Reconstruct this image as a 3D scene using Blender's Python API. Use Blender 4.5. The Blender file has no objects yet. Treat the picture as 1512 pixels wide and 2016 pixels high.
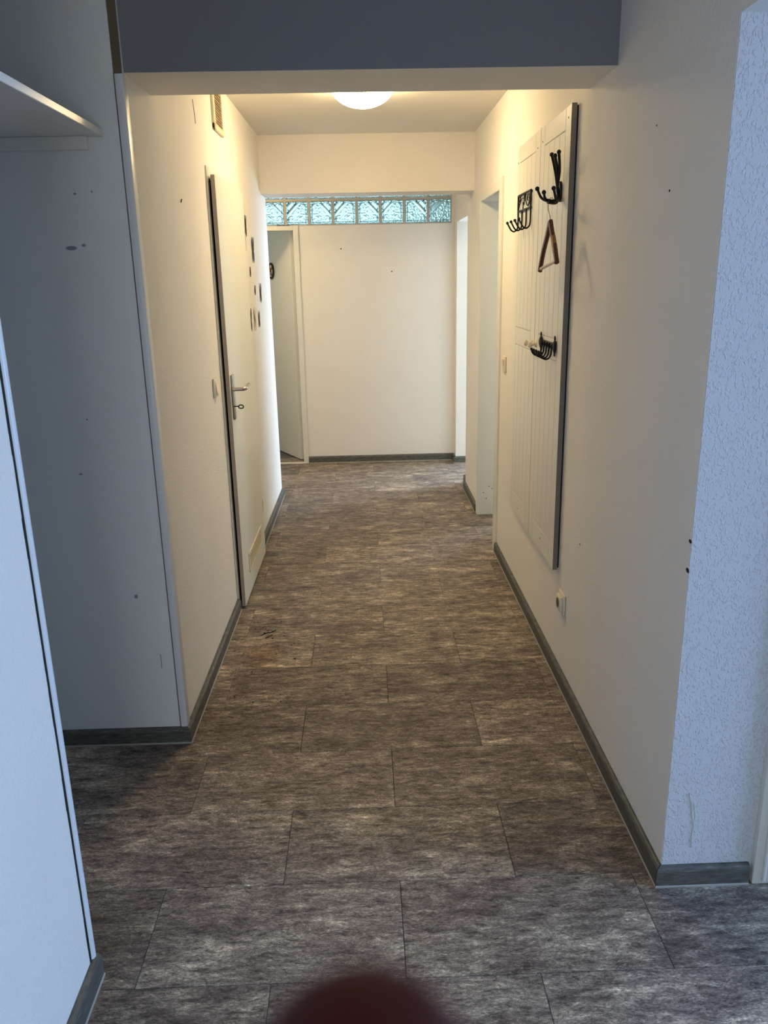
import bpy, bmesh, math, random
from mathutils import Vector, Matrix
random.seed(7)
sc = bpy.context.scene
col = sc.collection
PI = math.pi

# ---------------------------------------------------------------- camera
CAM = Vector((0, 0, 1.52))
FPX = 1576.45
def cam_axes():
    c = (756.0, 1008.0)
    fwd = Vector((711 - c[0], 545 - c[1], FPX)).normalized()      # corridor direction seen in camera (x right, y down, z forward)
    dn = Vector((865 - c[0], 6365 - c[1], FPX))
    dn = (dn - fwd * dn.dot(fwd)).normalized()
    right = dn.cross(fwd)
    return right, fwd, -dn                                         # camera-space images of world X, Y, Z
ax = cam_axes()
Rwc = Matrix((ax[0], ax[1], ax[2])).transposed()                   # world -> camera (y down)
cx, cy, cz = Vector(Rwc[0]), Vector(Rwc[1]), Vector(Rwc[2])        # camera right, down, forward in world
cam_d = bpy.data.cameras.new('camera')
cam = bpy.data.objects.new('camera', cam_d); col.objects.link(cam)
M = Matrix((cx, -cy, -cz)).transposed().to_4x4(); M.translation = CAM
cam.matrix_world = M
cam_d.sensor_fit = 'VERTICAL'; cam_d.sensor_height = 36; cam_d.lens = 36 * FPX / 2016
cam_d.clip_start = 0.005; cam_d.clip_end = 60
cam_d.dof.use_dof = True; cam_d.dof.focus_distance = 2.7; cam_d.dof.aperture_fstop = cam_d.lens / 1.7
sc.camera = cam

# ---------------------------------------------------------------- light and exposure
sc.view_settings.view_transform = 'Standard'; sc.view_settings.look = 'None'
sc.view_settings.gamma = 1; sc.view_settings.use_curve_mapping = False
sc.view_settings.exposure = 0.5
LAMP_POWER = 47.0
LAMP_COL = (1.0, 0.75, 0.40)
w = bpy.data.worlds.new('world'); sc.world = w; w.use_nodes = True
w.node_tree.nodes['Background'].inputs[0].default_value = (0.55, 0.72, 1, 1)
w.node_tree.nodes['Background'].inputs[1].default_value = 0.6
def area(name, loc, target, sx, sy, power, colr, spread=PI):
    l = bpy.data.lights.new(name, 'AREA'); l.shape = 'RECTANGLE'; l.size = sx; l.size_y = sy
    l.energy = power; l.color = colr; l.spread = spread
    o = bpy.data.objects.new(name, l); col.objects.link(o); o.location = loc
    o.rotation_euler = (Vector(target) - Vector(loc)).to_track_quat('-Z', 'Y').to_euler()
    return o
area('daylight_side_room', (4.15, .95, 1.35), (0, .95, .9), 1.3, 1.4, 92, (0.30, 0.54, 1.0))
area('daylight_behind', (-0.1, -3.1, 1.25), (-0.1, 0, .6), 1.2, 1.3, 20, (0.90, 0.95, 1.0))
area('daylight_end_room', (3.35, 7.3, 1.5), (0, 5.9, 1.2), 1.5, 1.4, 185, (0.62, 0.8, 1.0))
area('daylight_bathroom', (-0.3, 9.25, 1.7), (-0.3, 6, 2.0), 2.6, 1.3, 9, (0.74, 0.92, 0.95))

# ---------------------------------------------------------------- materials
def mat(name, base=(.8, .8, .8), rough=.6, metal=0, spec=.5):
    m = bpy.data.materials.new(name); m.use_nodes = True
    b = m.node_tree.nodes['Principled BSDF']
    b.inputs['Base Color'].default_value = (*base, 1); b.inputs['Roughness'].default_value = rough
    b.inputs['Metallic'].default_value = metal; b.inputs['Specular IOR Level'].default_value = spec
    return m, m.node_tree, b
def nd(t, kind, **kw):
    n = t.nodes.new(kind)
    for k, v in kw.items():
        if k in n.inputs: n.inputs[k].default_value = v
        else: setattr(n, k, v)
    return n
def mapped(t, scale, coord='Object', src=None):
    tc = nd(t, 'ShaderNodeTexCoord'); mp = nd(t, 'ShaderNodeMapping'); mp.inputs['Scale'].default_value = scale
    if src is None:
        t.links.new(tc.outputs[coord], mp.inputs[0])
    else: t.links.new(src, mp.inputs[0])
    return mp.outputs[0]
def noise(t, vec, scale, detail=3, rough=.5):
    n = nd(t, 'ShaderNodeTexNoise'); n.inputs['Scale'].default_value = scale; n.inputs['Detail'].default_value = detail
    n.inputs['Roughness'].default_value = rough
    t.links.new(vec, n.inputs['Vector']); return n.outputs['Fac']
def ramp(t, fac, stops):
    r = nd(t, 'ShaderNodeValToRGB'); e = r.color_ramp.elements
    while len(e) < len(stops): e.new(.5)
    for i, (p, c) in enumerate(stops):
        e[i].position = p; e[i].color = (*c, 1) if len(c) == 3 else c
    t.links.new(fac, r.inputs[0]); return r.outputs[0]
def mixc(t, fac, a, b, mode='MIX'):
    m = nd(t, 'ShaderNodeMix'); m.data_type = 'RGBA'; m.blend_type = mode
    for s, v in ((0, fac), (6, a), (7, b)):
        if hasattr(v, 'node'): t.links.new(v, m.inputs[s])
        elif s == 0: m.inputs[0].default_value = v
        else: m.inputs[s].default_value = (*v, 1)
    return m.outputs[2]
def bump(t, b, h, strength, dist):
    n = nd(t, 'ShaderNodeBump'); n.inputs['Strength'].default_value = strength; n.inputs['Distance'].default_value = dist
    t.links.new(h, n.inputs['Height']); t.links.new(n.outputs[0], b.inputs['Normal'])
    return n

def wallpaper(name, base, strength=.5, dist=.0025):
    m, t, b = mat(name, base, .85, spec=.15)
    v = mapped(t, (1, 1, .6), 'Object')
    n1 = noise(t, v, 190, 2, .5)
    chips = ramp(t, n1, [(.52, (0, 0, 0)), (.68, (1, 1, 1))])
    n2 = noise(t, v, 500, 2, .6)
    h = mixc(t, .25, chips, n2)
    bump(t, b, h, strength, dist)
    big = noise(t, mapped(t, (1, 1, 1)), 2.0, 3, .6)
    c = ramp(t, big, [(.3, tuple(x * .965 for x in base)), (.7, base)])
    t.links.new(c, b.inputs['Base Color'])
    return m
M_wall = wallpaper('woodchip_wallpaper', (.86, .828, .77))
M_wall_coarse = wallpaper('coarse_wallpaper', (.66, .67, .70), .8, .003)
M_ceil = wallpaper('painted_ceiling', (.86, .83, .78), .25, .0015)

def painted(name, base, rough=.45, amp=.03):
    m, t, b = mat(name, base, rough, spec=.4)
    n = noise(t, mapped(t, (1, 1, 1)), 4, 3)
    c = ramp(t, n, [(.3, tuple(x * (1 - amp) for x in base)), (.7, base)])
    t.links.new(c, b.inputs['Base Color'])
    n2 = noise(t, mapped(t, (1, 1, 1)), 160, 2)
    bump(t, b, n2, .12, .0006)
    return m
M_board = painted('smooth_painted_board', (.78, .80, .78), .6)
M_beam_shade = wallpaper('shade_grey_beam', (.21, .217, .24), .2, .0015)  # grey that carries the shade on the near beam's front
M_door = painted('white_door', (.74, .75, .68), .38)
M_frame = painted('white_frame', (.78, .77, .70), .4)
M_corner = painted('white_plastic_corner', (.74, .75, .76), .35)
M_panel = painted('white_panel', (.80, .79, .73), .35)
M_mdf = painted('grey_mdf_edge', (.40, .34, .28), .7)
M_vent = painted('tan_louvre', (.60, .50, .35), .5)
M_edge = painted('dark_panel_edge', (.20, .18, .15), .7)
M_plastic = painted('cream_plastic', (.80, .72, .55), .3)
M_dark = painted('dark_void', (.012, .011, .01), .8)
M_brownwood = painted('bare_wood', (.17, .13, .08), .8, .3)
M_crumb = painted('dark_crumb', (.02, .014, .01), .9)
M_scuff = painted('grey_scuff', (.28, .30, .33), .8)
M_iron = mat('black_iron', (.008, .007, .007), .45, spec=.3)[0]
M_steel = mat('brushed_steel', (.46, .42, .37), .34, 1)[0]
M_wire = mat('steel_wire', (.25, .23, .2), .35, 1)[0]
M_seal = painted('dark_seal', (.03, .03, .035), .6)

def wood_hanger():
    m, t, b = mat('dark_varnished_wood', (.10, .022, .01), .3)
    n = noise(t, mapped(t, (60, 3, 60)), 3, 3)
    c = ramp(t, n, [(.35, (.045, .010, .006)), (.7, (.16, .04, .015))])
    t.links.new(c, b.inputs['Base Color']); return m
M_hwood = wood_hanger()
M_hbar = painted('pale_hanger_bar', (.62, .48, .40), .4)
M_honey = painted('honey_wood', (.38, .19, .05), .35, .3)
M_butter = painted('brown_butterfly_card', (.035, .02, .014), .6)
M_butter_pale = painted('pale_butterfly_card', (.72, .66, .55), .6)
M_bronze = painted('bronze', (.03, .016, .01), .35, .3)
M_copper = painted('copper_relief', (.30, .11, .05), .3, .4)
M_porcelain = painted('pale_relief', (.78, .62, .55), .35)

def tile_mat():
    m, t, b = mat('vinyl_tile', (.2, .17, .14), .5, spec=.35)
    geo = nd(t, 'ShaderNodeNewGeometry'); oi = nd(t, 'ShaderNodeObjectInfo')
    sc_ = nd(t, 'ShaderNodeVectorMath'); sc_.operation = 'SCALE'; sc_.inputs[3].default_value = 37.0
    comb = nd(t, 'ShaderNodeCombineXYZ')
    t.links.new(oi.outputs['Random'], comb.inputs[0]); t.links.new(oi.outputs['Random'], comb.inputs[2])
    t.links.new(comb.outputs[0], sc_.inputs[0])
    add = nd(t, 'ShaderNodeVectorMath'); add.operation = 'ADD'
    t.links.new(geo.outputs['Position'], add.inputs[0]); t.links.new(sc_.outputs[0], add.inputs[1])
    P = add.outputs[0]
    warpn = nd(t, 'ShaderNodeTexNoise'); warpn.inputs['Scale'].default_value = 9; warpn.inputs['Detail'].default_value = 2
    t.links.new(P, warpn.inputs['Vector'])
    ws = nd(t, 'ShaderNodeVectorMath'); ws.operation = 'SCALE'; ws.inputs[3].default_value = .03
    t.links.new(warpn.outputs['Color'], ws.inputs[0])
    ad2 = nd(t, 'ShaderNodeVectorMath'); ad2.operation = 'ADD'
    t.links.new(P, ad2.inputs[0]); t.links.new(ws.outputs[0], ad2.inputs[1]); Pw = ad2.outputs[0]
    broad = noise(t, mapped(t, (2.2, 6, 1), src=Pw), 2.2, 5, .65)
    streak = noise(t, mapped(t, (9, 32, 1), src=Pw), 2.0, 9, .70)
    fine = noise(t, mapped(t, (55, 125, 1), src=Pw), 2.0, 4, .65)
    cb = ramp(t, broad, [(.32, (.115, .092, .084)), (.48, (.195, .162, .136)), (.58, (.26, .22, .178)), (.70, (.44, .375, .295))])
    cs = ramp(t, streak, [(.36, (.32, .30, .29)), (.46, (.78, .76, .75)), (.56, (1.05, 1.03, 1.0)), (.64, (1.7, 1.68, 1.62))])
    c = mixc(t, 1.0, cb, cs, 'MULTIPLY')
    cf = ramp(t, fine, [(.36, (.55, .54, .54)), (.5, (1, 1, 1)), (.64, (1.55, 1.53, 1.48))])
    c = mixc(t, .85, c, cf, 'MULTIPLY')
    for sc3, lo3, mid3, wid, colr in (((13, 34, 1), .0, .50, .016, (.30, .28, .28)), ((17, 38, 4), .0, .545, .014, (2.0, 1.96, 1.85)), ((26, 60, 9), .0, .46, .02, (.45, .43, .43))):
        nn = noise(t, mapped(t, sc3, src=Pw), 2.0, 6, .62)
        ln3 = ramp(t, nn, [(mid3 - wid, (1, 1, 1)), (mid3 - wid * .35, colr), (mid3 + wid * .35, colr), (mid3 + wid, (1, 1, 1))])
        c = mixc(t, .8, c, ln3, 'MULTIPLY')
    # a little difference of tone from tile to tile
    tone = nd(t, 'ShaderNodeMapRange'); tone.inputs['To Min'].default_value = .92; tone.inputs['To Max'].default_value = 1.42
    t.links.new(oi.outputs['Random'], tone.inputs[0])
    cc = nd(t, 'ShaderNodeCombineColor')
    for i in range(3): t.links.new(tone.outputs[0], cc.inputs[i])
    c = mixc(t, 1.0, c, cc.outputs[0], 'MULTIPLY')
    # a brown stain of its own shape by the left skirting
    sv = nd(t, 'ShaderNodeVectorMath'); sv.operation = 'SUBTRACT'; sv.inputs[1].default_value = (-.45, 3.08, 0)
    t.links.new(geo.outputs['Position'], sv.inputs[0])
    sm = nd(t, 'ShaderNodeVectorMath'); sm.operation = 'MULTIPLY'; sm.inputs[1].default_value = (5.5, 3.2, 0)
    t.links.new(sv.outputs[0], sm.inputs[0])
    ln = nd(t, 'ShaderNodeVectorMath'); ln.operation = 'LENGTH'; t.links.new(sm.outputs[0], ln.inputs[0])
    sn = noise(t, mapped(t, (8, 16, 1), src=geo.outputs['Position']), 2, 4)
    mm = nd(t, 'ShaderNodeMath'); mm.operation = 'ADD'; t.links.new(ln.outputs['Value'], mm.inputs[0]); t.links.new(sn, mm.inputs[1])
    stain = ramp(t, mm.outputs[0], [(.55, (.75, .75, .75)), (1.25, (0, 0, 0))])
    c = mixc(t, stain, c, mixc(t, 1.0, c, (.95, .62, .26), 'MULTIPLY'))
    t.links.new(c, b.inputs['Base Color'])
    r = ramp(t, streak, [(.3, (.62, .62, .62)), (.7, (.40, .40, .40))])
    t.links.new(r, b.inputs['Roughness'])
    bump(t, b, mixc(t, .5, streak, fine), .35, .0012)
    return m
M_tile = tile_mat()
def skirt_mat():
    m, t, b = mat('grey_wood_skirting', (.13, .13, .11), .5, spec=.4)
    n = noise(t, mapped(t, (14, 14, 90)), 2.0, 5, .6)
    c = ramp(t, n, [(.3, (.050, .050, .044)), (.55, (.105, .103, .088)), (.75, (.18, .17, .145))])
    t.links.new(c, b.inputs['Base Color']); bump(t, b, n, .15, .0008); return m
M_skirt = skirt_mat()
M_lip = painted('pale_skirting_lip', (.36, .34, .30), .5)
M_mortar = painted('mortar', (.52, .49, .42), .9)
M_sub = painted('sub_floor', (.05, .045, .04), .9)

def glass_mat():
    m, t, b = mat('glass_block', (.66, .93, .90), .06, spec=.5)
    b.inputs['Transmission Weight'].default_value = 1; b.inputs['IOR'].default_value = 1.45
    v = mapped(t, (1, 1, 1))
    # ripples everywhere, broad diagonal bars in one upper corner
    vor = nd(t, 'ShaderNodeTexVoronoi'); vor.inputs['Scale'].default_value = 62
    t.links.new(v, vor.inputs['Vector'])
    wav = nd(t, 'ShaderNodeTexWave'); wav.inputs['Scale'].default_value = 11; wav.bands_direction = 'DIAGONAL'
    t.links.new(mapped(t, (1, 0, 1)), wav.inputs['Vector'])
    sx = nd(t, 'ShaderNodeSeparateXYZ'); t.links.new(v, sx.inputs[0])
    s = nd(t, 'ShaderNodeMath'); s.operation = 'ADD'; t.links.new(sx.outputs[0], s.inputs[0]); t.links.new(sx.outputs[2], s.inputs[1])
    mask = nd(t, 'ShaderNodeMapRange'); mask.inputs['From Min'].default_value = .035; mask.inputs['From Max'].default_value = .042
    t.links.new(s.outputs[0], mask.inputs[0])
    h = mixc(t, mask.outputs[0], vor.outputs['Distance'], wav.outputs['Fac'])
    bump(t, b, h, 1.0, .006)
    return m
M_glass = glass_mat()
def lamp_mat(power=LAMP_POWER):
    m, t, b = mat('opal_lamp_glass', (.9, .88, .8), .3)
    b.inputs['Emission Color'].default_value = (*LAMP_COL, 1); b.inputs['Emission Strength'].default_value = power
    return m
M_lamp = lamp_mat()
def skin_mat():
    m, t, b = mat('skin', (.06, .010, .006), .6, spec=.15)  # base darkened to carry the shade of the unbuilt phone
    b.inputs['Subsurface Weight'].default_value = .25; b.inputs['Subsurface Radius'].default_value = (1, .25, .12)
    b.inputs['Subsurface Scale'].default_value = .004
    n = noise(t, mapped(t, (1, 1, 1)), 400, 2); bump(t, b, n, .2, .0003)
    return m
M_skin_shade = skin_mat()

# ---------------------------------------------------------------- mesh helpers
ORG = {}
class MB:
    def __init__(s): s.v = []; s.f = []
    def add(s, vs, fs):
        o = len(s.v); s.v += [Vector(v) for v in vs]; s.f += [[i + o for i in f] for f in fs]; return s
    def box(s, x0, x1, y0, y1, z0, z1):
        x0, x1 = min(x0, x1), max(x0, x1); y0, y1 = min(y0, y1), max(y0, y1)
        return s.add([(x, y, z) for z in (z0, z1) for x, y in ((x0, y0), (x1, y0), (x1, y1), (x0, y1))],
                     [(3, 2, 1, 0), (4, 5, 6, 7), (0, 1, 5, 4), (1, 2, 6, 5), (2, 3, 7, 6), (3, 0, 4, 7)])
    def bbox(s, x0, x1, y0, y1, z0, z1, r=.003, seg=2):
        bm = bmesh.new(); bmesh.ops.create_cube(bm, size=1)
        for v in bm.verts: v.co = Vector((x0 + (x1 - x0) * (v.co.x + .5), y0 + (y1 - y0) * (v.co.y + .5), z0 + (z1 - z0) * (v.co.z + .5)))
        bmesh.ops.bevel(bm, geom=bm.edges[:], offset=r, segments=seg, profile=.5, affect='EDGES')
        bm.verts.index_update()
        s.add([v.co.copy() for v in bm.verts], [[v.index for v in f.verts] for f in bm.faces]); bm.free(); return s
    def tube(s, pts, r, n=10, closed=False):
        pts = [Vector(p) for p in pts]; rs = r if isinstance(r, (list, tuple)) else [r] * len(pts)
        N = len(pts); vs = []; up = None
        for i, p in enumerate(pts):
            a = pts[(i - 1) % N] if (closed or i > 0) else p
            b_ = pts[(i + 1) % N] if (closed or i < N - 1) else p
            d = (b_ - a).normalized()
            if up is None:
                up = Vector((0, 0, 1)) if abs(d.z) < .9 else Vector((0, 1, 0))
            sd = d.cross(up)
            if sd.length < 1e-5: sd = d.cross(Vector((1, 0, 0)))
            sd.normalize(); up = sd.cross(d).normalized()
            for k in range(n):
                t = 2 * PI * k / n; vs.append(p + (sd * math.cos(t) + up * math.sin(t)) * rs[i])
        fs = []
        for i in range(N if closed else N - 1):
            j = (i + 1) % N
            for k in range(n): fs.append((i * n + k, i * n + (k + 1) % n, j * n + (k + 1) % n, j * n + k))
        if not closed: fs += [tuple(range(n))[::-1], tuple((N - 1) * n + k for k in range(n))]
        return s.add(vs, fs)
    def ball(s, c, r, sx=1, sy=1, sz=1, n=12, m=8):
        vs = []; fs = []
        for i in range(m + 1):
            a = PI * i / m
            for k in range(n):
                t = 2 * PI * k / n
                vs.append(Vector(c) + Vector((r * sx * math.sin(a) * math.cos(t), r * sy * math.sin(a) * math.sin(t), r * sz * math.cos(a))))
        for i in range(m):
            for k in range(n): fs.append((i * n + k, (i + 1) * n + k, (i + 1) * n + (k + 1) % n, i * n + (k + 1) % n))
        return s.add(vs, fs)
    def lathe(s, prof, M4, n=20):
        vs = []; fs = []
        for r, z in prof:
            for k in range(n):
                t = 2 * PI * k / n; vs.append(M4 @ Vector((r * math.cos(t), r * math.sin(t), z)))
        for i in range(len(prof) - 1):
            for k in range(n): fs.append((i * n + k, i * n + (k + 1) % n, (i + 1) * n + (k + 1) % n, (i + 1) * n + k))
        fs += [tuple(range(n))[::-1], tuple((len(prof) - 1) * n + k for k in range(n))]
        return s.add(vs, fs)
    def prism(s, poly, fn, h):
        """poly of (a,b), extruded by h; fn(a,b,c) -> point"""
        n = len(poly); vs = [fn(a, b, 0) for a, b in poly] + [fn(a, b, h) for a, b in poly]
        fs = [tuple(range(n))[::-1], tuple(range(n, 2 * n))] + [(i, (i + 1) % n, n + (i + 1) % n, n + i) for i in range(n)]
        return s.add(vs, fs)
    def build(s, name, m, parent=None, mw=None, smooth=False, origin=None, mats=None):
        me = bpy.data.meshes.new(name); vs = s.v
        if mw is not None: vs = [mw @ v for v in vs]
        og = Vector(origin) if origin is not None else Vector((0, 0, 0))
        if origin is None and parent is None and vs and True:
            xs = [v.x for v in vs]; ys = [v.y for v in vs]; zs = [v.z for v in vs]
            og = Vector(((min(xs) + max(xs)) / 2, (min(ys) + max(ys)) / 2, min(zs)))
        if parent is not None: og = ORG.get(parent.name, parent.matrix_world.translation).copy()
        me.from_pydata([v - og for v in vs], [], s.f); me.materials.append(m)
        bm = bmesh.new(); bm.from_mesh(me); bmesh.ops.recalc_face_normals(bm, faces=bm.faces[:]); bm.to_mesh(me); bm.free()
        if smooth:
            me.shade_smooth()
            me.set_sharp_from_angle(angle=math.radians(40))
        o = bpy.data.objects.new(name, me); col.objects.link(o)
        if parent is None: o.location = og; o.matrix_world = Matrix.Translation(og)
        else: o.parent = parent
        ORG[o.name] = og.copy()
        return o
def struct(o): o['kind'] = 'structure'; return o
def tag(o, label, cat, group=None):
    o['label'] = label; o['category'] = cat
    if group: o['group'] = group
    return o
def thing(name, loc, label, cat, group=None):
    o = bpy.data.objects.new(name, None); col.objects.link(o); o.location = loc; o.matrix_world = Matrix.Translation(loc)
    o.empty_display_size = .05
    return tag(o, label, cat, group)
def sempty(name, loc):
    o = bpy.data.objects.new(name, None); col.objects.link(o); o.location = loc; o.matrix_world = Matrix.Translation(loc)
    o.empty_display_size = .05
    return struct(o)

# left wall runs at a very slight angle: local frame (x out of the wall, y = world Y along it)
ML = Matrix.Translation((-.637, 0, 0)) @ Matrix(((1, .0065, 0, -.0065 * 2.44), (0, 1, 0, 0), (0, 0, 1, 0), (0, 0, 0, 1)))

# ---------------------------------------------------------------- walls, ceilings, beams
Y1 = 2.44      # recess wall plane
XR = .73       # corridor right wall
b = MB(); b.box(-.12, 0, Y1 + .012, 5.65, 0, 2.40); wall_left = struct(b.build('wall_left', M_wall, mw=ML))
b = MB()
b.box(XR, .965, 1.70, 4.405, 0, 2.40); b.box(XR, .965, 4.405, 5.06, 1.94, 2.40); b.box(XR, .965, 5.06, 5.715, 0, 2.40)
wall_right = struct(b.build('wall_right', M_wall))
b = MB(); b.box(XR, .965, .10, 1.70, 1.985, 2.46); b.box(XR, .965, 1.70, 2.47, 2.38, 2.46); b.box(XR, .965, -3.0, .10, 0, 2.46)
struct(b.build('wall_right_near', M_wall))
# jamb face of the side opening carries the coarse paper
b = MB(); b.box(XR + .001, .964, 1.697, 1.7005, .0, 1.985); struct(b.build('wall_jamb', M_wall_coarse))
b = MB(); b.box(-1.65, -.659, Y1, Y1 + .05, 0, 2.46); b.box(-1.65, -.70, Y1+.05, Y1 + .15, 0, 2.46)
wall_recess = struct(b.build('wall_recess', M_board))
b = MB(); b.box(-1.75, -1.60, -3.0, Y1 + .1, 0, 2.46); struct(b.build('wall_recess_side', M_wall))
b = MB(); b.box(-.76, -.645, -3.0, 1.452, 0, 2.46); wall_near = struct(b.build('wall_left_near', M_wall))
b = MB()
b.box(-1.75, -.7, -3.15, -3.0, 0, 2.46); b.box(.5, 4.2, -3.15, -3.0, 0, 2.46); b.box(-.7, .5, -3.15, -3.0, 0, .6); b.box(-.7, .5, -3.15, -3.0, 2.2, 2.46)
struct(b.build('wall_behind', M_wall))
# side room at the right
b = MB()
b.box(4.0, 4.12, -3.15, .2, 0, 2.46); b.box(4.0, 4.12, 1.65, 2.2, 0, 2.46); b.box(4.0, 4.12, .2, 1.65, 0, .6); b.box(4.0, 4.12, .2, 1.65, 2.1, 2.46)
struct(b.build('wall_side_room', M_wall))
b = MB(); b.box(.965, 4.1, 1.72, 1.9, 0, 2.46); struct(b.build('wall_side_room_end', M_wall))
# end hall
YB = 6.71
b = MB(); b.box(-.489, .775, YB, YB + .10, 0, 1.914); b.box(-2.4, -1.42, YB, YB + .10, 0, 2.40)
b.box(-1.42, .80, YB + .01, YB + .10, 2.30, 2.40); b.box(.728, .775, YB, YB + .1, 1.914, 2.40)
wall_back = struct(b.build('wall_back', M_wall))
b = MB(); b.box(.755, .965, 5.715, 5.925, 0, 2.40); b.box(.755, .965, 5.925, 6.575, 1.915, 2.40); b.box(.755, .965, 6.575, 6.82, 0, 2.40)
struct(b.build('wall_end_right', M_wall))
b = MB(); b.box(-2.4, -2.28, 5.0, 6.8, 0, 2.4); b.box(-2.4, -.757, 5.55, 5.65, 0, 2.4); struct(b.build('wall_end_left', M_wall))
b = MB()
b.box(.965, 3.3, 6.9 + 1.5, 8.55, 0, 2.4); b.box(.965, 3.3, 4.75, 4.9, 0, 2.4); b.box(.965, 3.3, 3.75, 3.9, 0, 2.4); b.box(3.2, 3.3, 3.7, 4.9, 0, 2.4)
b.box(3.2, 3.3, 4.9, 6.55, 0, 2.4); b.box(3.2, 3.3, 8.05, 8.5, 0, 2.4); b.box(3.2, 3.3, 6.5, 8.1, 0, .8); b.box(3.2, 3.3, 6.5, 8.1, 2.15, 2.4)
b.box(.80, .965, 6.8, 8.5, 0, 2.4)
struct(b.build('wall_end_room', M_wall))
b = MB()
b.box(-2.4, -2.28, 6.8, 9.2, 0, 2.4); b.box(.75, .85, 6.8, 9.2, 0, 2.4)
b.box(-2.4, .85, 9.1, 9.2, 0, 1.0)
struct(b.build('wall_bathroom', M_wall))

struct(MB().box(-1.75, 4.2, -3.15, 2.47, 2.46, 2.6).build('ceiling_near', M_ceil))
struct(MB().box(-2.4, 3.3, 2.73, 9.2, 2.37, 2.6).build('ceiling', M_ceil))
struct(MB().box(-.64, XR + .01, 2.4715, 2.755, 2.07, 2.6).build('ceiling_beam_near', M_wall))
struct(MB().box(-.637, XR, 2.468, 2.4725, 2.0708, 2.46).build('ceiling_beam_shade_face', M_beam_shade))  # thin front sheet, its shade put into the colour
struct(MB().box(-.80, XR + .01, 5.41, 5.665, 2.03, 2.4).build('ceiling_beam_far', M_wall))

# ---------------------------------------------------------------- floor of single vinyl tiles
floor = struct(MB().box(-2.4, 4.2, -3.15, 9.2, -.12, -.004).build('floor', M_sub))
tme = None
TX, TY = .6096, .3048
def tile_mesh():
    m = MB().bbox(-TX / 2 + .0006, TX / 2 - .0006, -TY / 2 + .0006, TY / 2 - .0006, -.004, 0, .0009, 1)
    me = bpy.data.meshes.new('floor_tile'); me.from_pydata(m.v, [], m.f); me.materials.append(M_tile)
    return me
tme = tile_mesh(); finv = floor.matrix_world.inverted()
def tile(x0, x1, yc):
    full = abs((x1 - x0) - TX) < 1e-4
    if full: me = tme
    else:
        m = MB().bbox(-(x1 - x0) / 2 + .0006, (x1 - x0) / 2 - .0006, -TY / 2 + .0006, TY / 2 - .0006, -.004, 0, .0009, 1)
        me = bpy.data.meshes.new('floor_tile'); me.from_pydata(m.v, [], m.f); me.materials.append(M_tile)
    o = bpy.data.objects.new('floor_tile', me); col.objects.link(o)
    o.parent = floor; o.location = finv @ Vector(((x0 + x1) / 2, yc, 0))
for k in range(-4, 19):
    yc = 1.435 + TY * (k + .5)
    off = .06 if k % 2 == 0 else .06 - TX / 2
    if k < 0: lo, hi = -1.6, 1.9
    elif yc < 1.72: lo, hi = -1.6, 1.9
    elif yc < Y1 + .1: lo, hi = -1.6, XR + .01
    elif yc < 4.3: lo, hi = -.65, XR + .01
    elif yc < 5.15: lo, hi = -.65, 1.6
    elif yc < 5.6: lo, hi = -.66, XR + .01
    else: lo, hi = -1.6, 1.7
    n0 = math.floor((lo - off) / TX); x = off + n0 * TX
    while x < hi:
        a, c_ = max(x, lo), min(x + TX, hi)
        if c_ - a > .02: tile(a, c_, yc)
        x += TX
# plain vinyl beyond the tiles one can pick apart
M_tile_far = M_tile
for nm, bx in (('floor_side_room', (1.9, 4.0, -3, 1.72)), ('floor_behind', (-1.6, 1.9, -3.0, .215)), ('floor_end_room', (1.7, 3.2, 4.9, 8.4)), ('floor_small_room', (1.6, 3.2, 3.9, 4.75))):
    struct(MB().box(bx[0], bx[1], bx[2], bx[3], -.004, -.0005).build(nm, M_tile_far))
M_bathfloor = painted('dark_bath_floor', (.10, .10, .10), .5)
struct(MB().box(-2.2, .75, 6.93, 9.1, -.004, .001).build('floor_bathroom', M_bathfloor))

# ---------------------------------------------------------------- skirting
def skirting(name, p0, p1, nx, ny, h=.058, t=.016, mw=None, m0=0, m1=0):
    """from p0 to p1 along the wall line; (nx,ny) points into the room; m0/m1 lengthen the front edge at the ends (mitres)"""
    p0 = Vector((*p0, 0)); p1 = Vector((*p1, 0)); d = (p1 - p0).normalized(); n = Vector((nx, ny, 0))
    prof = [(0, 0.006), (t, .006), (t, h - .012), (t - .002, h - .006), (t - .006, h - .002), (t - .011, h), (0, h)]
    def at(a, z, base, mm, sgn): return base + n * a + d * (sgn * mm * a / t) + Vector((0, 0, z))
    vs = [at(a, z, p0, m0, -1) for a, z in prof] + [at(a, z, p1, m1, 1) for a, z in prof]; k = len(prof)
    b = MB(); b.add(vs, [tuple(range(k))[::-1], tuple(range(k, 2 * k))] + [(i, (i + 1) % k, k + (i + 1) % k, k + i) for i in range(k)])
    o = struct(b.build(name, M_skirt, mw=mw))
    pl = [(0, 0), (t + .002, 0), (t + .002, .004), (t, .006), (0, .006)]; k = len(pl)
    vs = [at(a, z, p0, m0, -1) for a, z in pl] + [at(a, z, p1, m1, 1) for a, z in pl]
    b = MB(); b.add(vs, [tuple(range(k))[::-1], tuple(range(k, 2 * k))] + [(i, (i + 1) % k, k + (i + 1) % k, k + i) for i in range(k)])
    b.build('lip', M_lip, parent=o, mw=mw)
    return o
T = .016
skirting('baseboard_left', (0, Y1 + .0), (0, 3.566), 1, 0, mw=ML, m0=T)
skirting('baseboard_left_far', (0, 4.43), (0, 5.65), 1, 0, mw=ML, m1=T)
skirting('baseboard_left_end', (-.62 - .13, 5.65), (-.62, 5.65), 0, 1, m1=T)
skirting('baseboard_recess', (-1.6, Y1), (-.637, Y1), 0, -1, m1=T)
skirting('baseboard_right', (XR, 1.70), (XR, 4.30), -1, 0, m0=T)
skirting('baseboard_jamb', (XR, 1.697), (.955, 1.697), 0, -1, m0=T)
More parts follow.
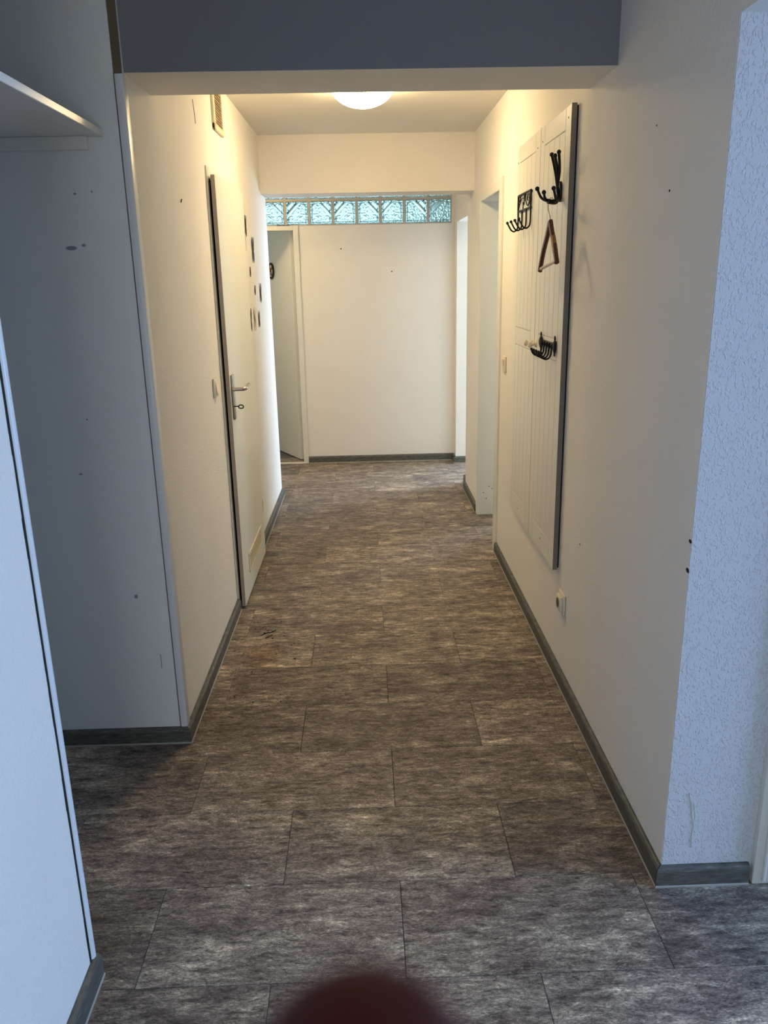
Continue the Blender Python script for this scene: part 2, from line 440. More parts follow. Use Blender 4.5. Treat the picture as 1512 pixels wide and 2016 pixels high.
skirting('baseboard_right_far', (XR, 5.105), (XR, 5.715), -1, 0, m1=0)
skirting('baseboard_end_right', (.755, 5.715), (.755, 5.925), -1, 0)
skirting('baseboard_back', (-.487, YB), (.755, YB), 0, -1)
skirting('baseboard_end_pier', (.755, 6.575), (.755, YB), -1, 0, m0=T)
skirting('baseboard_end_jamb', (.755, 6.575), (.965, 6.575), 0, -1, m0=T)
skirting('baseboard_left_near', (-.645, -3.0), (-.645, 1.478), 1, 0, h=.062)

# ---------------------------------------------------------------- corner profiles and gaps
b = MB(); b.bbox(-.655, -.6335, Y1 - .006, Y1 + .02, .058, 2.062, .003, 2)
b.bbox(-.648, -.6320, Y1 - .004, Y1 + .035, .058, 2.062, .0025, 2)
struct(b.build('trim_1', M_corner, smooth=True))
b = MB(); b.box(-.662, -.640, Y1 + .008, Y1 + .04, 0.0, 2.46); struct(b.build('trim_2', M_brownwood))
b = MB(); b.box(-.662, -.637, Y1 + .006, Y1 + .03, 2.0645, 2.46); struct(b.build('trim_3', M_brownwood))
# rounded white profile on the near wall end, with an open crack beside it
b = MB()
poly = [(-.77, 1.458), (-.650, 1.458), (-.644, 1.4585), (-.640, 1.462), (-.6385, 1.468), (-.640, 1.474), (-.645, 1.478), (-.652, 1.480), (-.77, 1.480)]
b.prism(poly, lambda x, y, z: Vector((x, y, .06 + z)), 2.39); struct(b.build('trim_4', M_corner, smooth=True))
b = MB()
ys = []
for i in range(60):
    z0 = .06 + i * .04; wdt = .0028 + .0018 * random.random()
    b.box(-.646, -.6444, 1.452 - wdt + random.uniform(-.0006, .0006), 1.4575, z0, z0 + .0402)
b.build('crack', M_dark, parent=wall_near)
# door frame of the side room beyond the jamb
b = MB(); b.bbox(.963, 1.075, 1.680, 1.725, .002, 2.10, .003); b.bbox(.985, .995, 1.674, 1.684, .012, 2.08, .003)
b.bbox(1.03, 1.075, 1.670, 1.684, .012, 2.08, .003)
struct(b.build('trim_5', M_frame, smooth=True))
# hairline cracks and torn paper
def flake(parent, mw, pts, wdt, m, name='crack', off=.0008, axis='x'):
    b = MB()
    for i in range(len(pts) - 1):
        (a0, z0), (a1, z1) = pts[i], pts[i + 1]
        if axis == 'x': b.tube([(off, a0, z0), (off, a1, z1)], wdt, 5)
        else: b.tube([(a0, off, z0), (a1, off, z1)], wdt, 5)
    return b.build(name, m, parent=parent, mw=mw)
M_darkline = painted('crack_line', (.12, .10, .09), .9)  # dark brown colour of the thin sealant strip
flake(wall_left, ML, [(3.415, 2.187), (3.428, 2.16), (3.436, 2.13), (3.440, 2.105)], .0012, M_crumb, 'scratch')
flake(wall_left, ML, [(3.045, 1.785), (3.062, 1.797)], .0018, M_crumb, 'nail', .003)
flake(wall_recess, None, [(-.700, .33), (-.6995, .30), (-.700, .28)], .0012, M_scuff, 'scratch', Y1 - .0004, 'y')
for (x, z, sx, sz) in ((-.828, 1.615, .016, .006), (-.792, 1.622, .006, .004), (-.758, .538, .006, .007), (-.80, 1.76, .004, .003), (-.752, 1.765, .003, .003), (-.885, .95, .006, .003), (-.845, 1.12, .003, .003)):
    MB().ball((x, Y1 - .0003, z), 1, sx, .0008, sz, 10, 6).build('scuff_mark', M_scuff, parent=wall_recess)
def wr(y, z, s=.003, parent=None, m=M_crumb):
    MB().ball((XR, y, z), 1, .0012, s * 1.6, s, 8, 5).build('nail_hole', m, parent=parent or wall_right)
for y, z, s in ((2.00, 1.70, .003), (2.12, 1.86, .002), (2.60, .62, .003), (1.704, .93, .005), (1.704, .86, .006)):
    wr(y, z, s)
for x, z in ((-.155, 1.737), (.247, 1.557)):
    MB().ball((x, YB, z), 1, .006, .0015, .005, 8, 5).build('nail_hole', M_crumb, parent=wall_back)
# wallpaper seam torn open near the bottom of the jamb
b = MB()
tear = [(.7836, .271), (.7918, .237), (.7954, .211), (.8030, .173), (.8005, .143), (.8030, .108)]
for (x0, z0), (x1, z1) in zip(tear, tear[1:]): b.tube([(x0, 1.6962, z0), (x1, 1.6962, z1)], .0011, 5)
tear = [(.7991, .238), (.8045, .2035), (.8020, .1735)]
for (x0, z0), (x1, z1) in zip(tear, tear[1:]): b.tube([(x0, 1.6965, z0), (x1, 1.6965, z1)], .0008, 5)
struct(b.build('trim_6', M_wall_coarse))

# ---------------------------------------------------------------- door_1: left wall, narrow white door a finger ajar
d1 = sempty('door_1', ML @ Vector((0, 3.95, 0)))
b = MB(); b.bbox(0, .007, 3.568, 3.604, 0, 1.972, .0015); b.bbox(0, .007, 4.362, 4.425, 0, 1.972, .0015); b.bbox(0, .007, 3.605, 4.361, 1.925, 1.972, .0015)
b.build('door_frame', M_frame, parent=d1, mw=ML)
MB().box(.0005, .003, 3.604, 4.362, .0, 1.925).build('rebate', M_dark, parent=d1, mw=ML)
HG = Matrix.Translation((.016, 4.372, 0)) @ Matrix.Rotation(math.radians(.55), 4, 'Z') @ Matrix.Translation((-.016, -4.372, 0))
HG = Matrix.Translation((.016, 4.372, 0)) @ Matrix.Rotation(math.radians(-.0), 4, 'Z') @ Matrix(((1, -.0012, 0, 0), (0, 1, 0, 0), (0, 0, 1, 0), (0, 0, 0, 1))) @ Matrix.Translation((-.016, -4.372, 0))
MD = ML @ HG
leaf = MB().bbox(.016, .034, 3.584, 4.372, .012, 1.938, .0015).build('door_leaf', M_door, parent=d1, mw=MD)
# raw edge strip of the leaf
MB().box(.0165, .0330, 3.5828, 3.5842, .014, 1.936).build('leaf_edge', M_mdf, parent=d1, mw=MD)
b = MB(); b.bbox(.034, .045, 3.612, 3.652, .910, 1.112, .005, 3); plate = b.build('handle_plate', M_steel, parent=d1, mw=MD, smooth=True)
b = MB()
pts = [(.040, 3.613, 1.048), (.062, 3.613, 1.048), (.084, 3.613, 1.048), (.092, 3.618, 1.049), (.097, 3.630, 1.050), (.098, 3.65, 1.052), (.097, 3.70, 1.053), (.096, 3.735, 1.053)]
b.tube(pts, [.0095, .0085, .0085, .0088, .009, .009, .0088, .0086], 12); b.build('lever', M_steel, parent=plate, mw=MD, smooth=True)
b = MB(); b.tube([(.040, 3.613, .971), (.060, 3.613, .971)], .0026, 8)
ring = [(.072 + .011 * math.cos(a), 3.613, .969 + .008 * math.sin(a)) for a in [2 * PI * i / 14 for i in range(14)]]
b.tube(ring, .0028, 6, True); b.build('key', M_iron, parent=plate, mw=MD, smooth=True)
# vent grille in the leaf
g = MB()
y0, y1, z0, z1 = 3.762, 4.240, .118, .216
g.bbox(.034, .038, y0, y1, z1 - .014, z1, .0015); g.bbox(.034, .038, y0, y1, z0, z0 + .010, .0015)
g.bbox(.034, .038, y0, y0 + .014, z0, z1, .0015); g.bbox(.034, .038, y1 - .014, y1, z0, z1, .0015)
gr = g.build('vent_grille', M_plastic, parent=d1, mw=MD)
MB().box(.0342, .0350, y0 + .012, y1 - .012, z0 + .008, z1 - .012).build('void', M_dark, parent=gr, mw=MD)
for i in range(6):
    z = z0 + .016 + i * .0118
    MB().box(.0347, .0364, y0 + .012, y1 - .012, z, z + .0050).build('slat', M_plastic, parent=gr, mw=MD)
for z in (1.66, .25):
    MB().tube([(.028, 4.380, z), (.028, 4.380, z + .075)], .007, 10).build('hinge', M_steel, parent=d1, mw=ML, smooth=True)

# ---------------------------------------------------------------- door_2: opening in the right wall with deep steel lining
d2 = sempty('door_2', (XR, 4.73, 0))
b = MB()
b.bbox(.720, .7301, 4.302, 4.372, 0, 1.992, .002); b.bbox(.720, .7301, 5.058, 5.098, 0, 1.972, .002); b.bbox(.7205, .7301, 4.372, 5.060, 1.936, 1.975, .002)
b.build('door_frame', M_frame, parent=d2)
b = MB()
b.box(.722, .838, 5.052, 5.0605, 0, 1.940); b.box(.722, .965, 4.370, 4.4055, 0, 1.940); b.box(.722, .838, 4.405, 5.053, 1.934, 1.9405)
b.build('lining', M_door, parent=d2)
b = MB(); b.box(.838, .853, 5.056, 5.0605, 0, 1.94); b.box(.838, .853, 4.405, 5.056, 1.937, 1.9405); b.build('seal', M_seal, parent=d2)
MB().box(.853, .965, 5.050, 5.0605, 0, 1.94).build('stop', M_door, parent=d2)
for z in (1.775, .26): MB().ball((.858, 5.050, z), .004, 1, .4, 1).build('screw', M_crumb, parent=d2)
for x, z in ((.80, .19), (.782, .108), (.764, .148), (.82, .175)):
    MB().ball((x, 5.052, z), 1, .005, .0008, .0025, 8, 5).build('scuff_mark', M_crumb, parent=d2)

# ---------------------------------------------------------------- door_3: open door to the bathroom in the back wall
d3 = sempty('door_3', (-.95, YB, 0))
b = MB(); b.bbox(-.528, -.487, YB - .012, YB + .11, 0, 1.915, .002); b.bbox(-1.42, -.528, YB - .012, YB + .11, 1.882, 1.915, .002); b.bbox(-1.45, -1.40, YB - .012, YB + .11, 0, 1.915, .002)
b.build('door_frame', M_frame, parent=d3)
MB().bbox(-1.40, -.528, YB - .01, YB + .02, -.003, .008, .001).build('threshold', M_frame, parent=d3)
hd = Vector((-.27, .50, 0)).normalized(); ang = math.atan2(hd.y, hd.x)
M3 = Matrix.Translation((-.532, 6.835, 0)) @ Matrix.Rotation(ang, 4, 'Z')
MB().bbox(0, .80, 0, .038, .010, 1.905, .002).build('door_leaf', M_door, parent=d3, mw=M3)
M_bgrey = None
# oval sign on the open door (turned to face the hall)
px = Vector((-.73, 0, 1.583))
s_ = (px.x + .532) / hd.x
sg = M3 @ Vector((s_, .038, 1.583))
MS = Matrix.Translation(sg) @ Matrix.Rotation(ang, 4, 'Z')      # local x along the leaf, +y out of its visible face
sign = thing('oval_sign', sg, 'small oval bronze relief plaque on the open bathroom door', 'sign')
sign_out = 1
def ov(a, rx, rz, y): return (rx * math.cos(a), y, rz * math.sin(a))
b = MB(); b.tube([ov(2 * PI * i / 28, .056, .062, .006) for i in range(28)], .007, 8, True); b.build('rim', M_bronze, parent=sign, mw=MS, smooth=True)
b = MB(); b.prism([(.054 * math.cos(2 * PI * i / 24), .060 * math.sin(2 * PI * i / 24)) for i in range(24)], lambda a, c, h: Vector((a, h, c)), .004); b.build('plate', M_bronze, parent=sign, mw=MS)
b = MB(); b.ball((.0, .008, .035), .016, 1, .4, 1); b.ball((-.022, .008, -.005), .010, 1, .4, 1.8); b.ball((.012, .008, -.042), .016, 1, .4, .45); b.ball((.010, .008, -.022), .006, 1, .4, 2.6)
b.ball((-.024, .008, .006), .010, 1, .5, .8)
b.build('pale_relief', M_porcelain, parent=sign, mw=MS, smooth=True)['label'] = 'pale pink raised figure'
b = MB(); b.ball((.004, .010, .008), .013, 1, .5, 1.3); b.ball((.020, .009, .012), .012, .8, .5, .8); b.ball((.018, .009, -.020), .008, .8, .5, 1.6); b.ball((-.018, .009, .022), .009, 1, .5, .8)
b.build('copper_relief', M_copper, parent=sign, mw=MS, smooth=True)['label'] = 'copper coloured raised figure'

# ---------------------------------------------------------------- window_1: glass blocks over the back wall
w1 = sempty('window_1', (0, YB, 1.914))
PX = .1872
b = MB()
for i in range(-4, 5 + 0):
    xm = -.0225 + PX * i
    b.box(xm - .009, xm + .009, YB + .004, YB + .076, 1.9142, 2.30)
for z0, z1 in ((1.9142, 1.922), (2.0935, 2.1125), (2.285, 2.30)):
    b.box(-1.42, .728, YB + .003, YB + .077, z0, z1)
for i in range(-8, -4):
    xm = -.0225 + PX * i
    b.box(xm - .009, xm + .009, YB + .004, YB + .076, 1.9142, 2.30)
b.build('mortar', M_mortar, parent=w1)
def block_mesh():
    # hollow pressed block: stepped rim round a recessed, patterned face
    hw = .0838; d = .04
    rings = [(hw, d - .006), (hw - .004, d), (hw - .013, d), (hw - .018, d - .007)]
    vs = []
    for sgn in (1, -1):
        for r, y in rings: vs += [(-r, sgn * -y, -r), (r, sgn * -y, -r), (r, sgn * -y, r), (-r, sgn * -y, r)]
    fs = []
    for sI in (0, 16):
        for k in range(3):
            for j in range(4):
                a = sI + k * 4 + j; c2 = sI + k * 4 + (j + 1) % 4
                fs.append((a, c2, c2 + 4, a + 4))
        fs.append(tuple(sI + 12 + j for j in range(4)))
    for j in range(4): fs.append((j, (j + 1) % 4, 16 + (j + 1) % 4, 16 + j))
    me = bpy.data.meshes.new('glass_block'); me.from_pydata(vs, [], fs); me.materials.append(M_glass)
    bm = bmesh.new(); bm.from_mesh(me); bmesh.ops.recalc_face_normals(bm, faces=bm.faces[:]); bm.to_mesh(me); bm.free()
    return me
gme = block_mesh()
for r in range(2):
    for i in range(-8, 4):
        o = bpy.data.objects.new('glass_block', gme); col.objects.link(o); o.parent = w1
        o.location = (-.0225 + PX * (i + .5), .04, (.0935 + r * .1905))
        if (i % 2) == 1: o.scale = (-1, 1, 1)
MB().box(-.655, -.55, YB - .003, YB + .004, 1.9135, 1.921).build('sealant', M_darkline, parent=w1)

# ---------------------------------------------------------------- ceiling lamp
def ceiling_lamp(x, y, label, m):
    lamp = thing('ceiling_lamp', (x, y, 2.27), label, 'lamp')
    R_ = .150; H_ = .100
    prof = [(R_ * math.cos(a) if a < PI / 2 - 1e-3 else .0005, H_ * (1 - math.sin(a))) for a in [PI / 2 * i / 12 for i in range(13)]]
    MB().lathe(prof[::-1], Matrix.Translation((x, y, 2.268)), 40).build('lamp_shade', m, parent=lamp, smooth=True)
    MB().lathe([(.155, 0), (.157, .002), (.157, .008)], Matrix.Translation((x, y, 2.362)), 40).build('lamp_base', M_frame, parent=lamp, smooth=True)
ceiling_lamp(.028, 4.08, 'round opal glass ceiling lamp glowing warm white in the corridor', M_lamp)
ceiling_lamp(-1.20, 6.02, 'round glowing ceiling lamp in the end hall, left of the open bathroom door', lamp_mat(34))

# ---------------------------------------------------------------- ceiling vent on the left wall
vt = thing('air_vent', ML @ Vector((0, 3.94, 2.15)), 'cream square ventilation grille high on the left wall', 'vent')
b = MB(); y0, y1, z0, z1 = 3.822, 4.062, 2.150, 2.350
b.bbox(0, .012, y0, y1, z0, z0 + .026, .003); b.bbox(0, .012, y0, y1, z1 - .03, z1, .003); b.bbox(0, .012, y0, y0 + .036, z0, z1, .003); b.bbox(0, .012, y1 - .02, y1, z0, z1, .003)
b.build('frame', M_plastic, parent=vt, mw=ML)
MB().box(.0, .002, y0 + .03, y1 - .015, z0 + .02, z1 - .025).build('backing', M_vent, parent=vt, mw=ML)
for i in range(13):
    z = z0 + .028 + i * .0112
    MB().add([(.002, y0 + .034, z + .006), (.002, y1 - .018, z + .006), (.009, y1 - .018, z), (.009, y0 + .034, z), (.002, y0 + .034, z + .0075), (.002, y1 - .018, z + .0075), (.0095, y1 - .018, z + .0015), (.0095, y0 + .034, z + .0015)],
             [(0, 1, 2, 3), (7, 6, 5, 4), (0, 4, 5, 1), (1, 5, 6, 2), (2, 6, 7, 3), (3, 7, 4, 0)]).build('slat', M_vent, parent=vt, mw=ML)

# ---------------------------------------------------------------- switches and socket
def rocker(name, Mw, yc, zc, label, s=.04, tiltdir=1):
    """local x out of the wall"""
    t = thing(name, Mw @ Vector((0, yc, zc - s)), label, 'light switch')
    MB().bbox(0, .010, yc - s, yc + s, zc - s, zc + s, .004, 2).build('plate', M_plastic, parent=t, mw=Mw, smooth=True)
    b = MB(); r = s * .68
    lo, hi = (.020, .011) if tiltdir > 0 else (.011, .020)
    b.add([(.008, yc - r, zc - r), (.008, yc + r, zc - r), (.008, yc + r, zc + r), (.008, yc - r, zc + r), (lo, yc - r, zc - r), (lo, yc + r, zc - r), (hi, yc + r, zc + r), (hi, yc - r, zc + r)],
          [(0, 1, 2, 3), (7, 6, 5, 4), (0, 4, 5, 1), (1, 5, 6, 2), (2, 6, 7, 3), (3, 7, 4, 0)])
    b.build('rocker', M_plastic, parent=t, mw=Mw)
    return t
rocker('light_switch', ML, 3.405, 1.085, 'cream rocker light switch beside the narrow white door', .040, 1)
MR = Matrix.Translation((XR, 0, 0)) @ Matrix.Rotation(PI, 4, 'Z') @ Matrix.Scale(-1, 4, (0, 1, 0))
rocker('light_switch', MR, 4.155, 1.075, 'cream rocker light switch between doorway and grooved panel', .040, -1)
so = thing('wall_socket', (XR, 2.79, .285), 'cream power socket low on the right wall below the grooved panel', 'socket')
yc, zc = 2.790, .325
MB().bbox(0, .009, yc - .041, yc + .041, zc - .041, zc + .041, .004, 2).build('plate', M_plastic, parent=so, mw=MR, smooth=True)
b = MB(); b.bbox(.008, .020, yc - .029, yc + .029, zc - .029, zc + .029, .004, 2); sb = b.build('insert', M_plastic, parent=so, mw=MR, smooth=True)
MB().lathe([(.0195, 0), (.0195, .0008)], MR @ Matrix.Translation((.0200, yc, zc)) @ Matrix.Rotation(PI / 2, 4, 'Y'), 24).build('well', M_brownwood, parent=so)
b = MB()
for dy in (-.009, .009): b.lathe([(.0026, 0), (.0026, .0008)], MR @ Matrix.Translation((.0208, yc + dy, zc)) @ Matrix.Rotation(PI / 2, 4, 'Y'), 10)
b.build('pin_hole', M_dark, parent=so)

# ---------------------------------------------------------------- two grooved white door panels screwed to the right wall
XF = .706; XBk = .7235
def grooved(y0, y1, z0, z1, yl, yr, label, knob_y, screws):
    """y0<y1 outer edges, yl..yr the grooved field"""
    t = thing('door_panel', (XBk, (y0 + y1) / 2, z0), label, 'panel', 'grooved door panels on the right wall')
    G = .0017
    # hollow core that shows as the groove bottoms
    MB().box(XF + .0048, XBk, y0 + .001, y1 - .001, z0 + .001, z1 - .001).build('core', M_panel, parent=t)
    MB().box(XBk - .0005, XR + .001, y0 + .006, y1 - .006, z0 + .006, z1 - .006).build('gap_shade', M_dark, parent=t)  # dark fill painted as the shaded gap between panel and wall
    def piece(name, a, b_, c, d):
        MB().bbox(XF, XF + .0065, a + G, b_ - G, c + G, d - G, .0009, 1).build(name, M_panel, parent=t)
    piece('stile', y0, yl, z0, z1); piece('stile', yr, y1, z0, z1)
    rails = [(z0, .514), (1.209, 1.286), (1.982, z1)]
    for a, b_ in rails: piece('rail', yl, yr, a, b_)
    for a, b_ in ((.514, 1.209), (1.286, 1.982)):
        for i in range(4):
            w_ = (yr - yl) / 4; piece('board', yl + w_ * i, yl + w_ * (i + 1), a, b_)
    MB().box(XF, XBk, y0 - .0006, y0 + .0008, z0, z1).build('edge_band', M_edge, parent=t)
    if True:
        kb = MB(); prof = [(.004, 0), (.012, .0), (.012, .003), (.006, .006), (.0055, .012), (.010, .018), (.0145, .023), (.0145, .028), (.010, .032), (.003, .0335)]
        kb.lathe(prof, Matrix.Translation((XF, knob_y, 1.242)) @ Matrix.Rotation(-PI / 2, 4, 'Y'), 18)
        kb.build('knob', M_plastic, parent=t, smooth=True)['label'] = 'cream turned knob'
    for y, z in screws:
        MB().lathe([(.0035, 0), (.003, .0012)], Matrix.Translation((XF, y, z)) @ Matrix.Rotation(-PI / 2, 4, 'Y'), 10).build('screw', M_brownwood, parent=t)
    return t
zb, zt = .424, 2.054
grooved(2.876, 3.3436, zb, zt, 2.951, 3.270, 'nearer white grooved door panel on the right wall, carrying two black hooks', 3.310, [(2.914, 2.016), (3.308, 2.0), (3.11, .475)])
grooved(3.3442, 3.833, zb, zt, 3.429, 3.760, 'farther white grooved door panel beside the doorway, carrying the scroll hook rack', 3.394, [(3.394, 1.99), (3.793, 1.985), (3.60, .46)])

# ---------------------------------------------------------------- hooks
def sm(pts, n=6):
    """Catmull-Rom"""
    P = [Vector(p) for p in pts]; out = []
    for i in range(len(P) - 1):
        a, b_, c, d = P[max(i - 1, 0)], P[i], P[i + 1], P[min(i + 2, len(P) - 1)]
        for k in range(n):
            t = k / n; out.append(.5 * ((2 * b_) + (c - a) * t + (2 * a - 5 * b_ + 4 * c - d) * t * t + (-a + 3 * b_ - 3 * c + d) * t ** 3))
    out.append(P[-1]); return out
XG = .697; MP = Matrix.Translation((.009, .038, .004))
# large cast iron hook
hk = thing('coat_hook', MP @ Vector((XG, 2.945, 1.755)), 'large black iron coat hook with long ball-tipped prongs near the top of the nearer panel', 'hook')
b = MB()
b.prism([(.018 * math.cos(2 * PI * i / 20), .034 * math.sin(2 * PI * i / 20)) for i in range(20)], lambda a, c, h: Vector((XG - h, 2.945 + a, 1.788 + c)), .008)
b.ball((XG - .008, 2.945, 1.788), .010, .8, 1, 1.6); b.build('back_plate', M_iron, parent=hk, mw=MP, smooth=True)
root = (XG - .010, 2.940, 1.775); low = (.655, 2.865, 1.748)
b = MB()
b.tube(sm([root, (.678, 2.915, 1.758), low, (.632, 2.852, 1.750)]), .0085, 10); b.ball(low, .011, 1.4, 1.4, .8); b.build('stem', M_iron, parent=hk, mw=MP, smooth=True)
for pts in ([low, (.655, 2.84, 1.755), (.648, 2.845, 1.790)], [low, (.640, 2.86, 1.750), (.622, 2.850, 1.758), (.614, 2.838, 1.777)], [low, (.636, 2.873, 1.752), (.618, 2.895, 1.765), (.605, 2.905, 1.795)]):
    b = MB(); p = sm(pts); b.tube(p, [.0052 - .0010 * i / len(p) for i in range(len(p))], 9); b.ball(p[-1], .0078); b.build('hook_prong', M_iron, parent=hk, mw=MP, smooth=True)
for tip in ((.662, 2.848, 1.903), (.652, 2.858, 1.893), (.648, 2.892, 1.901)):
    b = MB(); p = sm([root, (.680, 2.93, 1.80), (root[0] * .4 + tip[0] * .6 + .006, root[1] * .4 + tip[1] * .6 + .012, 1.85), tip])
    b.tube(p, .0048, 9); b.ball(p[-1], .0075); b.build('hat_prong', M_iron, parent=hk, mw=MP, smooth=True)

# wire rack with scrollwork, on the farther panel
rk = thing('hook_rack', MP @ Vector((XG, 3.57, 1.69)), 'black wire hook rack with open scrollwork and four ball-tipped hooks', 'hook rack')
XW = XG - .006; ya, yb, zt_, zm = 3.436, 3.706, 1.842, 1.777
b = MB()
for p, q in (((ya, zt_), (yb, zt_)), ((ya, zt_), (ya, zm)), ((yb, zt_), (yb, zm)), ((ya - .002, zm), (yb + .002, zm))):
    b.tube([(XW, *p), (XW, *q)], .0042, 8)
for y, z in ((ya, zt_ - .004), (yb, zt_ - .004)): b.tube([(XW, y, z), (XG, y, z)], .004, 8)
b.build('frame', M_iron, parent=rk, mw=MP, smooth=True)
def scroll(pts, r=.0024):
    b = MB(); b.tube(sm([(XW, y, z) for y, z in pts], 5), r, 7); b.build('scroll', M_iron, parent=rk, mw=MP, smooth=True)
scroll([(3.700, 1.785), (3.675, 1.805), (3.640, 1.822), (3.605, 1.826), (3.58, 1.818), (3.578, 1.803), (3.590, 1.795), (3.600, 1.800), (3.596, 1.808)])
scroll([(3.57, 1.838), (3.575, 1.822), (3.560, 1.812), (3.545, 1.815)])
scroll([(3.545, 1.836), (3.550, 1.820), (3.535, 1.805), (3.51, 1.790), (3.485, 1.787), (3.465, 1.800), (3.460, 1.818), (3.475, 1.830), (3.50, 1.828), (3.51, 1.816), (3.498, 1.808)], .0030)
scroll([(3.44, 1.805), (3.452, 1.818), (3.470, 1.822), (3.475, 1.812)])
scroll([(3.69, 1.838), (3.665, 1.834), (3.668, 1.822), (3.690, 1.815)])
scroll([(3.600, 1.795), (3.596, 1.786), (3.600, 1.779)])
for i in range(4):
    y = ya + (yb - ya) * i / 3
    b = MB(); p = sm([(XW, y, zm), (XW, y, 1.722), (XW - .004, y, 1.704), (XW - .017, y, 1.695), (XW - .030, y, 1.702), (XW - .040, y, 1.718), (XW - .047, y, 1.731)], 5)
    b.tube(p, .0036, 8); b.ball(p[-1], .0065); b.build('hook', M_iron, parent=rk, mw=MP, smooth=True)

# small hook rail on the middle rail of the nearer panel
rl = thing('hook_rail', MP @ Vector((XG, 3.04, 1.19)), 'small black ornate rail of five curved hooks beside the cream knob', 'hook rail')
b = MB(); b.bbox(XG - .006, XG, 2.925, 3.150, 1.245, 1.268, .002)
for y in (2.922, 3.155):
    b.ball((XG - .006, y, 1.257), .014, .45, 1, 1.9); b.ball((XG - .006, y, 1.286), .006, .6, .8, 1.8); b.ball((XG - .006, y, 1.229), .005, .6, .8, 1.6)
    b.tube(sm([(XG - .006, y + .012, 1.24), (XG - .008, y + .018, 1.257), (XG - .006, y + .012, 1.274)]), .003, 7)
b.build('rail', M_iron, parent=rl, mw=MP, smooth=True)
for i in range(5):
    y = 2.955 + .042 * i
    b = MB(); p = sm([(XG - .008, y, 1.262), (XG - .010, y, 1.245), (XG - .012, y, 1.225), (XG - .020, y, 1.212), (XG - .034, y, 1.210), (XG - .045, y, 1.220), (XG - .049, y, 1.233)], 5)
    b.tube(p, .0036, 8); b.ball(p[-1], .0055); b.ball((XG - .009, y, 1.26), .006); b.build('hook', M_iron, parent=rl, mw=MP, smooth=True)

# wooden hanger on the big hook
hg = thing('clothes_hanger', MP @ Vector((.640, 2.85, 1.50)), 'dark red wooden clothes hanger with pale bar hanging from the large iron hook', 'hanger')
hxc, hyc = .641, 2.845
b = MB()
p = sm([(.653, 2.858, 1.742), (.652, 2.862, 1.757), (.646, 2.872, 1.762), (.641, 2.880, 1.755), (.640, 2.883, 1.735), (.640, 2.868, 1.715), (.640, 2.848, 1.700), (hxc, hyc, 1.672)])
b.tube(p, .0014, 7); b.build('wire_hook', M_wire, parent=hg, mw=MP, smooth=True)
near = Vector((.641, 2.728, 1.549)); far = Vector((.641, 2.985, 1.524)); top = Vector((hxc, hyc, 1.684))
def arm(pts, w0, m, name, dx=0.0, rr=1.0):
    P = sm(pts, 5); b = MB(); n = len(P)
    for i in range(n):
        pass
    vs = []; fs = []
    for i, q in enumerate(P):
        d = (P[min(i + 1, n - 1)] - P[max(i - 1, 0)]).normalized(); nn = Vector((0, -d.z, d.y)).normalized()
        wv = w0 * 1.15 * (1 - .15 * i / n)
        for a in range(8):
            t = 2 * PI * a / 8
            vs.append(q + nn * (wv * math.cos(t)) + Vector((.0088 * rr * math.sin(t) + dx, 0, 0)))
    for i in range(n - 1):
        for a in range(8): fs.append((i * 8 + a, i * 8 + (a + 1) % 8, (i + 1) * 8 + (a + 1) % 8, (i + 1) * 8 + a))
    fs += [tuple(range(8)), tuple((n - 1) * 8 + a for a in range(8))]
    b.add(vs, fs); return b.build(name, m, parent=hg, mw=MP, smooth=True)
arm([top, top.lerp(near, .33) + Vector((0, .004, .004)), top.lerp(near, .66) + Vector((0, -.002, .004)), near], .0105, M_hwood, 'arm')
arm([top.lerp(far, .02), top.lerp(far, .33) + Vector((0, -.004, .006)), top.lerp(far, .66) + Vector((0, .004, .006)), far], .0105, M_hwood, 'arm')
b = MB(); b.tube([near + Vector((0, .004, .006)), far + Vector((0, -.004, .006))], .0055, 10); b.build('trouser_bar', M_hbar, parent=hg, mw=MP, smooth=True)
arm([top.lerp(near, .42) + Vector((0, .0012, .004)), top.lerp(near, .58) + Vector((0, -.001, .004)), top.lerp(near, .74) + Vector((0, -.0012, .003))], .0108, M_honey, 'honey_patch', rr=1.06)['label'] = 'honey coloured stretch'  # honey-coloured stretch along the near arm

# ---------------------------------------------------------------- butterflies on the left wall
def butterfly(y, z, size, label, pale=False, lean=0.0, up=.06):
    t = thing('wall_butterfly', ML @ Vector((0, y, z)), label, 'wall decoration')
    m = M_butter_pale if pale else M_butter
    outer = [(0, .10), (.16, .42), (.42, .62), (.60, .60), (.66, .40), (.56, .16), (.40, .02), (.52, -.12), (.50, -.34), (.32, -.48), (.14, -.36), (0, -.12)]
    for sgn in (-1, 1):
        b = MB()
        # wing hinged on the body, lifted out of the wall
        tilt = up if sgn > 0 else up * .5
        def fn(a, c, h):
            a *= size * .42; c *= size * 1.0
            return Vector((.003 + a * math.sin(tilt) + h * math.cos(tilt), y + sgn * (a * math.cos(tilt) - h * math.sin(tilt)) + lean * c, z + c))
        b.prism(outer, fn, .0012)
        b.build('wing', m, parent=t, mw=ML)
    MB().tube([(.003, y - lean * size * .3, z - size * .3), (.004, y, z), (.003, y + lean * size * .3, z + size * .3)], [.0015, .003, .0018], 7).build('body', M_butter, parent=t, mw=ML, smooth=True)
    return t
butterfly(4.62, 1.79, .10, 'dark butterfly wall sticker, topmost of the cluster beside the narrow door')
butterfly(4.86, 1.67, .13, 'long dark butterfly wall sticker second from the top, its wing slanting down')
butterfly(4.70, 1.555, .050, 'small curved dark butterfly wall sticker just below the two topmost ones')
butterfly(4.85, 1.455, .050, 'smallest dark butterfly wall sticker at mid height of the cluster')
butterfly(5.09, 1.43, .105, 'dark butterfly wall sticker farthest along the wall, nearest its end')
butterfly(4.59, 1.292, .115, 'large dark butterfly wall sticker lowest in the cluster, nearest the door')
